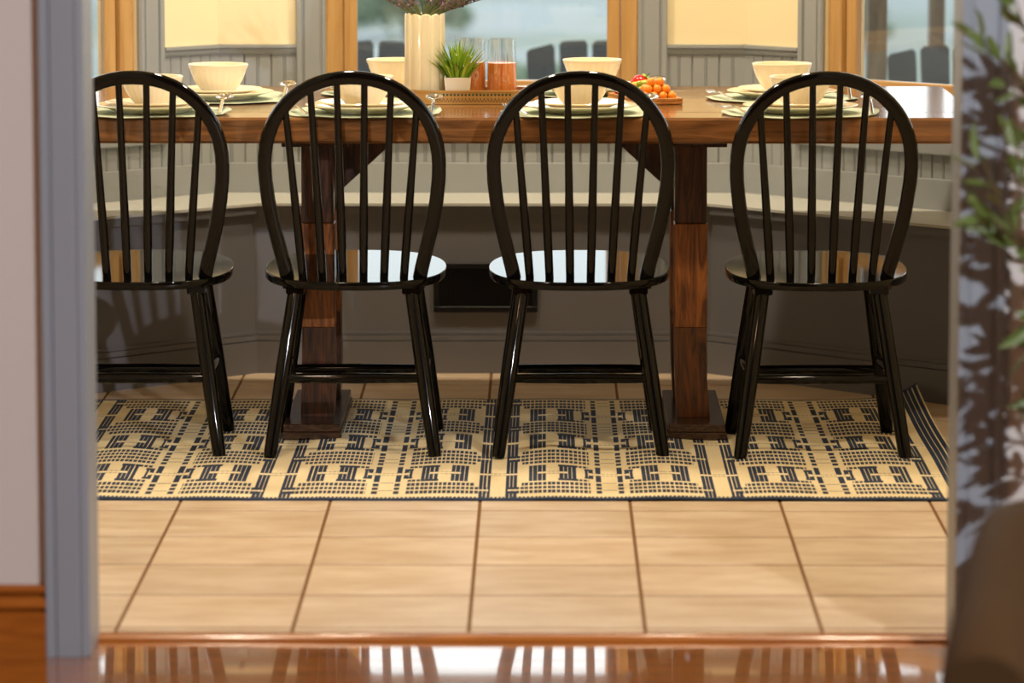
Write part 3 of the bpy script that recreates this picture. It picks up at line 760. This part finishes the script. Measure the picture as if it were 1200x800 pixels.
def fork():
    t = thing('fork', '', 'fork')
    for k in range(4):
        x = (k-1.5)*0.0062
        MB().tube([(x*0.9, 0.0, 0.007), (x, 0.02, 0.004), (x, 0.042, 0.005), (x, 0.055, 0.009)], [0.0017, 0.0016, 0.0014, 0.0008], 6).build('tine', 'steel', t, smooth=True)
    MB().sweep([(0, 0.003, 0.007), (0, -0.012, 0.008), (0, -0.024, 0.009), (0, -0.03, 0.010)], (0, 0, 1), 0.0105, 0.001, 0.9).build('fork_root', 'steel', t, smooth=True)
    MB().sweep([(0, -0.026, 0.010), (0, -0.045, 0.010), (0, -0.09, 0.006), (0, -0.15, 0.0025)], (1, 0, 0), 0.0012, 0.0042, 0.9).build('fork_handle', 'steel', t, smooth=True)
    return t
spoon0, fork0 = spoon(), fork()
used = {'spoon': False, 'fork': False}
def single(name, me, loc, rz, label, cat, group):
    o = bpy.data.objects.new(name, me); C.objects.link(o); o.location = loc; o.rotation_euler = (0, 0, rz); return tag(o, label, cat, group)
def setting(px, y, desc, k):
    x = on_y(px, 115, y).x; rz = k*0.9
    z = TZ+0.0005
    single('placemat', ME['mat%d' % (k%3)], (x, y, z), 0.15*k if k != 3 else 0, 'round sage green placemat '+desc, 'placemat', 'sage placemats')
    single('dinner_plate', ME['plate'], (x, y, z+0.003), rz, 'cream dinner plate under the stack '+desc, 'plate', 'dinner plates')
    single('salad_plate', ME['salad'], (x, y, z+0.0125), rz, 'smaller cream plate under the bowl '+desc, 'plate', 'salad plates')
    single('soup_bowl', ME['bowl'], (x, y, z+0.0212), rz, 'cream fluted soup bowl '+desc, 'bowl', 'soup bowls')
    for nm, proto, dx, dy, r_ in (('spoon', spoon0, 0.168, 0.070, -0.02), ('fork', fork0, -0.163, 0.02, 0.25)):
        o = copy_tree(proto) if used[nm] else proto; used[nm] = True
        o.location = (x+dx, y+dy, z+(0.026 if nm == 'spoon' else 0.008)); o.rotation_euler = (0.15 if nm == 'spoon' else 0.02, 0, r_); tag(o, 'polished steel %s on the placemat %s' % (nm, desc), nm, 'steel %ss' % nm)
NEAR = [(178, 10.330, 'before the chair by the left casing'), (425, 10.330, 'before the chair at the left trestle post'),
        (680, 10.330, 'before the chair at the right trestle post'), (938, 10.330, 'before the chair by the curled rug corner')]
FAR = [(256, 10.770, 'by the bench at the left casing end'), (464, 10.955, 'by the bench behind the ribbed vase'),
       (694, 10.955, 'by the bench behind the fruit board'), (916, 10.810, 'by the bench at the olive plant end')]
for k, (a, b, d) in enumerate(NEAR): setting(a, b, d, k)
for k, (a, b, d) in enumerate(FAR): setting(a, b, d, k+4)

# ------------------------------------------------------------------ tray, vase, plant, glasses
TRY = 10.685; TRX = on_y(555, 112, TRY).x
tray = thing('serving_tray', 'low oblong gold serving tray with green dotted border in the table centre', 'tray', (TRX, TRY, TZ+0.0006))
def stadium(a, b, n=12):
    pts = []
    for s_, c0 in ((1, -PI/2), (-1, PI/2)):
        for i in range(n+1):
            q_ = c0+PI*i/n; pts.append((s_*(a-b)+b*math.cos(q_), b*math.sin(q_)))
    return pts
TA, TB = 0.165, 0.072
def wall_ring(pts_o, pts_i, z0, z1):
    n = len(pts_o); vs = [(x, y, z) for z in (z0, z1) for x, y in pts_o]+[(x, y, z) for z in (z0, z1) for x, y in pts_i]
    fs = []
    for i in range(n):
        j = (i+1) % n; fs += [(i, j, n+j, n+i), (2*n+i, 2*n+j, 3*n+j, 3*n+i), (n+i, n+j, 3*n+j, 3*n+i), (i, j, 2*n+j, 2*n+i)]
    return MB().add(vs, fs)
MB().prism(stadium(TA-0.002, TB-0.002), 0, 0.004).build('tray_base', 'tray_in', tray)
wall_ring(stadium(TA, TB), stadium(TA-0.003, TB-0.003), 0.0, 0.030).build('tray_wall', 'tray', tray, smooth=True)
wall_ring(stadium(TA+0.003, TB+0.003), stadium(TA-0.005, TB-0.005), 0.030, 0.034).build('tray_rim', 'tray', tray, smooth=True)
m = MB(); m2 = MB()
for i in range(-10, 11):
    x = i*0.0090; m.ball((x, -TB-0.0002, 0.0235), 0.0033, 8, (1, 0.4, 1))
    m2.prism([(x-0.0042, 0.006), (x-0.0028, 0.006), (x, 0.0135), (x+0.0028, 0.006), (x+0.0042, 0.006), (x, 0.0165)], -TB-0.0008, -TB+0.0004, 'y')
o = m.build('dot_border', 'tray_dot', tray); o['kind'] = 'stuff'
o = m2.build('leaf_border', 'tray_in', tray); o['kind'] = 'stuff'
TIZ = TZ+0.0052
vp = on_y(498, 60, TRY+0.006)
vase = thing('vase', 'tall cream vase with vertical scalloped ribs standing in the gold tray', 'vase', (vp.x, TRY+0.006, TIZ))
def flute(a, r, z): return r*(1+0.045*abs(math.sin(6.5*a+0.3)) - 0.02)
nf = 11
def scal(a, r): return r*(0.965+0.05*abs(math.sin(nf/2*a+0.35)))
prof = [(0.004, 0.0), (0.047, 0.0), (0.0495, 0.003), (0.0495, 0.209), (0.0470, 0.2115), (0.0445, 0.209), (0.0445, 0.16), (0.004, 0.155)]
m = MB().lathe(prof, 156)
vs = []
for idx, (x, y, z) in enumerate(m.v):
    a = math.atan2(y, x); s_ = abs(math.sin(nf/2*a+0.35)); k = 0.935+0.075*s_**0.7
    if z > 0.2: z += 0.0045*s_-0.002
    vs.append((x*k, y*k, z))
m.v = vs
m.build('vase_body', 'vase', vase, smooth=True)
bq = thing('lavender_bunch', 'bunch of purple lavender stems standing in the ribbed vase', 'flowers', (vp.x, TRY+0.006, TIZ+0.16))
rl = random.Random(11)
for k in range(64):
    a = rl.uniform(0, 2*PI); sp = rl.uniform(0.0, 1.0)**0.7
    d = Vector((math.cos(a)*sp*2.3+0.35, math.sin(a)*sp*0.8, 0.9)).normalized(); L = rl.uniform(0.11, 0.19)
    p0 = Vector((d.x*0.02, d.y*0.02, 0.0)); base = Vector((math.cos(a)*sp*0.030, math.sin(a)*sp*0.030, 0.050))
    p2 = base+d*L*0.55; p3 = base+d*L
    st = MB().tube([p0*0.3, base, p2, p3], [0.0012, 0.0012, 0.001, 0.0008], 5)
    for q_ in range(5):
        f = rl.uniform(0.1, 0.6); pp = base.lerp(p3, f); st.leaf(pp, d+Vector((rl.uniform(-1,1), rl.uniform(-1,1), 0.2)), 0.014, 0.003, rl.uniform(0, 6))
    st.build('stem', 'lav_stem', bq, recalc=False)
    fl = MB()
    for q_ in range(22):
        f = 0.22+0.78*q_/21; pp = base.lerp(p3, f); dd = Vector((rl.uniform(-1,1), rl.uniform(-1,1), rl.uniform(-0.2,1))).normalized()
        fl.leaf(pp, dd, 0.0095, 0.0055, rl.uniform(0, 6))
    fl.build('flower_spike', 'lav', bq, recalc=False)
# grass pot
gp = on_y(536.5, 95, TRY-0.030)
pot = thing('grass_pot', 'small artificial grass with white blossoms in a square white pot', 'plant', (gp.x, TRY-0.030, TIZ))
m = MB(); a, b, H = 0.027, 0.033, 0.060
m.add([(-a,-a,0),(a,-a,0),(a,a,0),(-a,a,0),(-b,-b,H),(b,-b,H),(b,b,H),(-b,b,H),(-b+.003,-b+.003,H),(b-.003,-b+.003,H),(b-.003,b-.003,H),(-b+.003,b-.003,H),(-b+.004,-b+.004,H-.006),(b-.004,-b+.004,H-.006),(b-.004,b-.004,H-.006),(-b+.004,b-.004,H-.006)],
      [(0,1,2,3),(0,1,5,4),(1,2,6,5),(2,3,7,6),(3,0,4,7),(4,5,9,8),(5,6,10,9),(6,7,11,10),(7,4,8,11),(8,9,13,12),(9,10,14,13),(10,11,15,14),(11,8,12,15),(12,13,14,15)])
m.build('pot', 'pot', pot)
rg = random.Random(5); m = MB()
for k in range(190):
    a_ = rg.uniform(0, 2*PI); sp = rg.uniform(0, 1)**0.6; L = rg.uniform(0.06, 0.108)*(1.1-0.30*sp)
    d = Vector((math.cos(a_)*sp*0.75, math.sin(a_)*sp*0.62, 1)).normalized()
    b0 = Vector((math.cos(a_)*sp*0.022, math.sin(a_)*sp*0.022, H-0.008)); m1 = b0+d*L*0.55; out = Vector((math.cos(a_), math.sin(a_), -0.1))
    tip = b0+d*L+out*0.018*sp; wd = Vector((-math.sin(a_+rg.uniform(-1,1)), math.cos(a_), 0)).normalized()*0.0032
    m.add([b0-wd*0.7, b0+wd*0.7, m1+wd, m1-wd, tip], [(0,1,2,3), (3,2,4)])
m.build('grass_blades', 'grass', pot, recalc=False)['kind'] = 'stuff'
for k in range(12):
    a_ = rg.uniform(PI, 2*PI); rr = rg.uniform(0.01, 0.034); c = (math.cos(a_)*rr, math.sin(a_)*rr, H+rg.uniform(0.018, 0.070))
    m = MB()
    for q_ in range(5): m.leaf(c, (math.cos(q_*1.257), -0.3+0.3*math.sin(q_), math.sin(q_*1.257)), 0.0048, 0.004)
    m.ball(c, 0.0014, 6); m.build('blossom', 'flower', pot, recalc=False)
# juice glasses
for px, y, lab in ((588, TRY+0.012, 'tall glass of orange juice with the whole front in view'), (552, TRY+0.030, 'tall glass of orange juice half hidden by the small grass pot')):
    p = on_y(px, 80, y)
    gl = thing('juice_glass', lab, 'glass', (p.x, y, TIZ), 0, 'juice glasses')
    r0, r1, H = 0.0390, 0.0350, 0.152
    ro = [(0.002, 0), (r0-0.001, 0), (r0, 0.002), ((r0+r1)/2, H*0.6), (r1, H-0.001), (r1-0.001, H), (r1-0.0022, H-0.001), ((r0+r1)/2-0.0022, H*0.6), (r0-0.0025, 0.008), (0.002, 0.008)]
    m = MB().lathe(ro, 64); vs = []
    for (x, yy, z) in m.v:
        a_ = math.atan2(yy, x); k = 1-0.018*abs(math.sin(10*a_))*(1 if z > 0.004 else 0); vs.append((x*k, yy*k, z))
    m.v = vs
    m.build('tumbler', 'tumbler', gl, smooth=True)
    MB().lathe([(0.002, 0.0085), (r0-0.0035, 0.0085), (r0-0.0032, 0.02), ((r0+r1)/2-0.0026, 0.092), (0.002, 0.0922)], 48).build('juice', 'juice', gl, smooth=True)

# ------------------------------------------------------------------ fruit board
f0 = on_z(771, 122.5, TZ); FA = math.atan2(0.95, -0.30)       # long axis runs back and towards the bowls
fd = Vector((math.cos(FA), math.sin(FA), 0)); fn = Vector((fd.y, -fd.x, 0))   # fn: towards the right
def fpos(s_, t_, z): p = f0+fd*s_+fn*t_; return Vector((p.x, p.y, FZ+z))
FZ = TZ+0.0089; FLn, FWd = 0.215, 0.058
fboard = thing('serving_board', 'pale wooden serving board heaped with fruit on the table', 'board', (f0.x, f0.y, TZ+0.0006), FA)
MB().box(-0.02, FLn, -FWd, FWd, 0, 0.008, 0.002).build('board_base', 'board', fboard)
for x0, x1, y0, y1 in ((-0.02, FLn, -FWd, -FWd+0.006), (-0.02, FLn, FWd-0.006, FWd), (-0.02, -0.014, -FWd+0.006, FWd-0.006), (FLn-0.006, FLn, -FWd+0.006, FWd-0.006)):
    MB().box(x0, x1, y0, y1, 0.0082, 0.016, 0.0015).build('board_lip', 'board', fboard)
rf = random.Random(2)
KR = 0.0112
kum = mesh_of(MB().ball((0,0,0), KR, 14), 'kumquat', 'kumquat', 'all')
nub = mesh_of(MB().ball((0,0,KR-0.0002), 0.0014, 6, (1,1,0.6)), 'kumquat_stem', 'fstem')
for layer, (na, nb_) in enumerate(((3, 4), (2, 3), (1, 2))):
    for i in range(na):
        for j in range(nb_):
            p = fpos(0.028+(i-(na-1)/2)*0.0232, (j-(nb_-1)/2)*0.0232+0.003, KR+layer*0.0164)
            o = single('kumquat', kum, p, 0, 'small orange kumquat in the %s layer of the heap on the fruit board' % ('bottom', 'middle', 'top')[layer], 'fruit', 'kumquats')
            o.rotation_euler = (rf.uniform(-1, 1), rf.uniform(-1, 1), 0); inst('stem', nub, o)
gra = mesh_of(MB().ball((0,0,0), 0.0078, 10, (1,1,1.1)), 'grape', 'grape', 'all')
for layer, (na, nb_) in enumerate(((3, 6), (2, 5), (1, 3))):
    for i in range(na):
        for j in range(nb_):
            p = fpos(0.093+(i-(na-1)/2)*0.0160, (j-(nb_-1)/2)*0.0160, 0.0086+layer*0.0134)
            single('grape', gra, p, 0, 'green grape in the %s layer of the heap on the fruit board' % ('bottom', 'middle', 'top')[layer], 'fruit', 'grapes')
def fruit_red(name, p, R, lab, sc=(1,1,1), rot=(0,0,0)):
    t = thing(name, lab, 'fruit', p, 0); t.rotation_euler = rot
    m = MB().ball((0,0,0), R, 18, sc)
    m.v = [(vx, vy, vz-0.25*R*math.exp(-((vx*vx+vy*vy)/(0.12*R*R))) if vz > 0 else vz) for vx, vy, vz in m.v]
    m.build('flesh', 'apple', t, smooth='all')
    MB().tube([(0,0,R*0.6), (0.002,0,R*1.05), (0.005,0,R*1.3)], [0.0014, 0.0011, 0.0012], 6).build('stem', 'fstem', t)
    m = MB()
    for q_ in range(5): m.leaf((0,0,R*0.86), (math.cos(q_*1.257), math.sin(q_*1.257), 0.15), R*0.55, R*0.3)
    m.build('calyx', 'grass', t, recalc=False)
fruit_red('strawberry', fpos(0.135, -0.034, 0.0190), 0.0185, 'red strawberry lying nearest the grapes on the fruit board', (1, 1, 1.0), (0.3, -1.2, 0))
fruit_red('strawberry', fpos(0.176, -0.036, 0.0195), 0.0190, 'red strawberry lying at the far end of the fruit board', (1, 1, 1.0), (0.5, -1.0, 0))
fruit_red('apple', fpos(0.180, 0.018, 0.0275), 0.027, 'red apple with a dark stem behind the banana on the fruit board', (1, 1, 0.95), (0.15, 0.5, 0))
ban = thing('banana', 'yellow banana lying across the fruit board behind the grapes', 'fruit', fpos(0.142, 0.016, 0.0125), FA-PI/2-0.25)
pts = [(-0.045, 0, 0.006), (-0.03, 0, 0.014), (0.0, 0, 0.018), (0.03, 0, 0.010), (0.05, 0, -0.002)]
MB().tube(pts, [0.005, 0.010, 0.0125, 0.0105, 0.004], 10).build('peel', 'banana', ban, smooth=True)
MB().tube([(-0.045, 0, 0.006), (-0.060, 0, 0.008)], [0.0045, 0.0035], 8).build('stem', 'fstem', ban)
MB().ball((0.051, 0, -0.0025), 0.0035, 6).build('tip', 'fstem', ban)

# ================================================================== hallway: armchair, olive plant
ac = thing('armchair', 'brown velvet club armchair with rounded arm beside the doorway', 'armchair', (0.968, 6.02, 0), -0.18)
def arm_section(s_, y, zt):
    c = (0.318, zt-0.055); R = 0.062
    pts = [(0.405, 0.10), (0.398, zt-0.20), (0.384, zt-0.10)]
    for i in range(11):
        q_ = -0.1+PI*1.08*i/10; pts.append((c[0]+R*math.cos(q_), c[1]+R*0.9*math.sin(q_)))
    pts += [(0.262, zt-0.14), (0.258, 0.10)]
    return [(s_*x, y, z) for x, z in pts]
for s_ in (-1, 1):
    secs = [arm_section(s_, y, zt) for y, zt in ((-0.37, 0.415), (-0.34, 0.432), (-0.2, 0.462), (0.0, 0.496), (0.16, 0.518), (0.26, 0.522), (0.29, 0.512))]
    n = len(secs[0]); m = MB()
    m.add([p for q_ in secs for p in q_], [(j*n+i, j*n+(i+1)%n, (j+1)*n+(i+1)%n, (j+1)*n+i) for j in range(len(secs)-1) for i in range(n)]+[tuple(range(n)), tuple(range((len(secs)-1)*n, len(secs)*n))])
    m.build('arm', 'velvet', ac, smooth=True)
back = [(-0.258, 0.10), (0.258, 0.10), (0.275, 0.46), (0.280, 0.58), (0.250, 0.64), (0.16, 0.69), (0, 0.70), (-0.16, 0.69), (-0.250, 0.64), (-0.280, 0.58), (-0.275, 0.46)]
o = MB().prism(back, 0.20, 0.33, 'y').build('backrest', 'velvet', ac, smooth=True); bv = o.modifiers.new('round', 'BEVEL'); bv.width = 0.04; bv.segments = 4; bv.limit_method = 'ANGLE'
MB().box(-0.25, 0.25, -0.36, 0.19, 0.30, 0.40, 0.03).build('seat_cushion', 'velvet', ac, smooth=True)
MB().box(-0.25, 0.25, -0.33, 0.19, 0.10, 0.298, 0.01).build('seat_frame', 'velvet', ac)
for sx_ in (-1, 1):
    for sy_ in (-1, 1): MB().tube([(sx_*0.33, sy_*0.26, 0.0), (sx_*0.33, sy_*0.26, 0.102)], [0.018, 0.026], 12).build('leg', 'oak_trim', ac, smooth=True)

OLX, OLY = 0.96, 7.50
ol = thing('olive_plant', 'leafy green olive plant in a pale pot beside the right door casing', 'plant', (OLX, OLY, 0))
MB().lathe([(0.01, 0), (0.11, 0), (0.12, 0.01), (0.145, 0.26), (0.15, 0.28), (0.138, 0.28), (0.13, 0.25), (0.01, 0.25)], 40).build('pot', 'planter', ol, smooth=True)
MB().lathe([(0.005, 0.24), (0.134, 0.24), (0.134, 0.256), (0.005, 0.258)], 32).build('soil', 'soil', ol)
ro_ = random.Random(21)
MB().tube([(0,0,0.25), (0.01,0.01,0.55), (-0.01,0,0.85), (0.0,0.01,1.15)], [0.016, 0.013, 0.010, 0.006], 10).build('trunk', 'bark', ol, smooth=True)
rear_leaves = MB()
def leafy(pts, nl, big=1.35, single_leaves=True):
    pts = [Vector(p) for p in pts]; ns = len(pts)-1
    b = MB().tube(pts, [0.0042-0.003*i/ns for i in range(ns+1)], 6).build('branch', 'bark', ol, smooth=True)
    for i in range(nl):
        f = (0.15+0.85*i/(nl-1))*ns; k = min(ns-1, int(f)); pp = pts[k].lerp(pts[k+1], f-k); t_ = (pts[k+1]-pts[k]).normalized()
        side = Vector((ro_.uniform(-1,1), ro_.uniform(-1,1), ro_.uniform(-1,1))).normalized()
        m = (MB() if single_leaves else rear_leaves).leaf(pp, t_*0.8+side*0.75, big*ro_.uniform(0.040, 0.062), big*ro_.uniform(0.013, 0.019), ro_.uniform(0, 6.28))
        if single_leaves: m.build('leaf', 'olive', b, recalc=False)
def branch(z, a, L, rise, nl=12, single_leaves=True):
    p = Vector((0, 0, z)); d = Vector((math.cos(a), math.sin(a), rise)).normalized(); pts = [p]
    for i in range(5):
        d = (d+Vector((ro_.uniform(-.16,.16), ro_.uniform(-.16,.16), ro_.uniform(-.12,.10)))).normalized(); p = p+d*L/5; pts.append(p)
    leafy(pts, nl, 1.35, single_leaves)
def px_branch(z, pix, y, nl):
    """a branch from the trunk at height z through points seen in the photograph, at the plant's own depth"""
    pts = [Vector((0, 0, z))]+[on_y(a, b, y)-Vector((OLX, OLY, 0)) for a, b in pix]; leafy(pts, nl)
px_branch(0.98, [(1200, 100), (1180, 78), (1160, 62), (1146, 50)], OLY-0.05, 9)
px_branch(1.02, [(1205, 40), (1196, 22), (1192, 5)], OLY-0.03, 5)
px_branch(0.94, [(1200, 108), (1178, 98)], OLY-0.06, 4)
px_branch(0.72, [(1196, 290), (1180, 250), (1160, 215), (1146, 192)], OLY-0.07, 10)
px_branch(0.70, [(1192, 285), (1170, 262), (1146, 248)], OLY-0.09, 9)
px_branch(0.76, [(1198, 240), (1190, 200), (1194, 165)], OLY-0.06, 8)
px_branch(0.68, [(1200, 300), (1182, 275), (1164, 268)], OLY-0.05, 7)
for k in range(26):
    branch(ro_.uniform(0.36, 1.06), ro_.uniform(-0.62*PI, 0.40*PI), ro_.uniform(0.14, 0.26), ro_.uniform(-0.1, 0.8), 11, False)
rear_leaves.build('rear_leaves', 'olive', ol, recalc=False)['kind'] = 'stuff'

for k in range(24):
    branch(0.42+0.70*k/23, PI*ro_.uniform(0.78, 1.30), ro_.uniform(0.07, 0.125), ro_.uniform(-0.1, 0.6), 9)

# ================================================================== ceiling lamps (off frame)
for i, (x, y, p) in enumerate(LAMPS):
    t = thing('recessed_light', 'round recessed ceiling light over the dining room', 'light', (x, y, CEIL), 0, 'recessed ceiling lights')
    wall_ring([(0.11*math.cos(q*0.2618), 0.11*math.sin(q*0.2618)) for q in range(24)], [(0.085*math.cos(q*0.2618), 0.085*math.sin(q*0.2618)) for q in range(24)], -0.012, -0.001).build('trim_ring', 'pot', t)
    MB().lathe([(0.002, -0.006), (0.084, -0.006), (0.084, -0.002), (0.002, -0.002)], 24).build('lens', 'lens', t)
t = thing('hall_fill_lamp', 'added amber fill lamp on the hallway ceiling, out of view', 'light', (HALL_FILL[0], HALL_FILL[1], CEIL))  # fixture made up around the added hall fill light
MB().lathe([(0.005, -0.001), (0.17, -0.001), (0.17, -0.02), (0.16, -0.03), (0.005, -0.03)], 36).build('lamp_base', 'steel', t, smooth=True)
MB().lathe([(0.005, -0.075), (0.08, -0.07), (0.13, -0.052), (0.15, -0.031), (0.005, -0.031)], 36).build('lamp_shade', 'lens', t, smooth=True)
t = thing('ceiling_spotlight', 'small white spotlight on the hallway ceiling', 'light', (2.1, 3.7, CEIL))
MB().tube([(0,0,0), (0,0,-0.05)], 0.012, 10).build('stem', 'pot', t)
MB().lathe([(0.005, -0.05), (0.03, -0.05), (0.045, -0.055), (0.045, -0.062), (0.005, -0.062)], 24).build('lamp_head', 'pot', t, smooth=True)
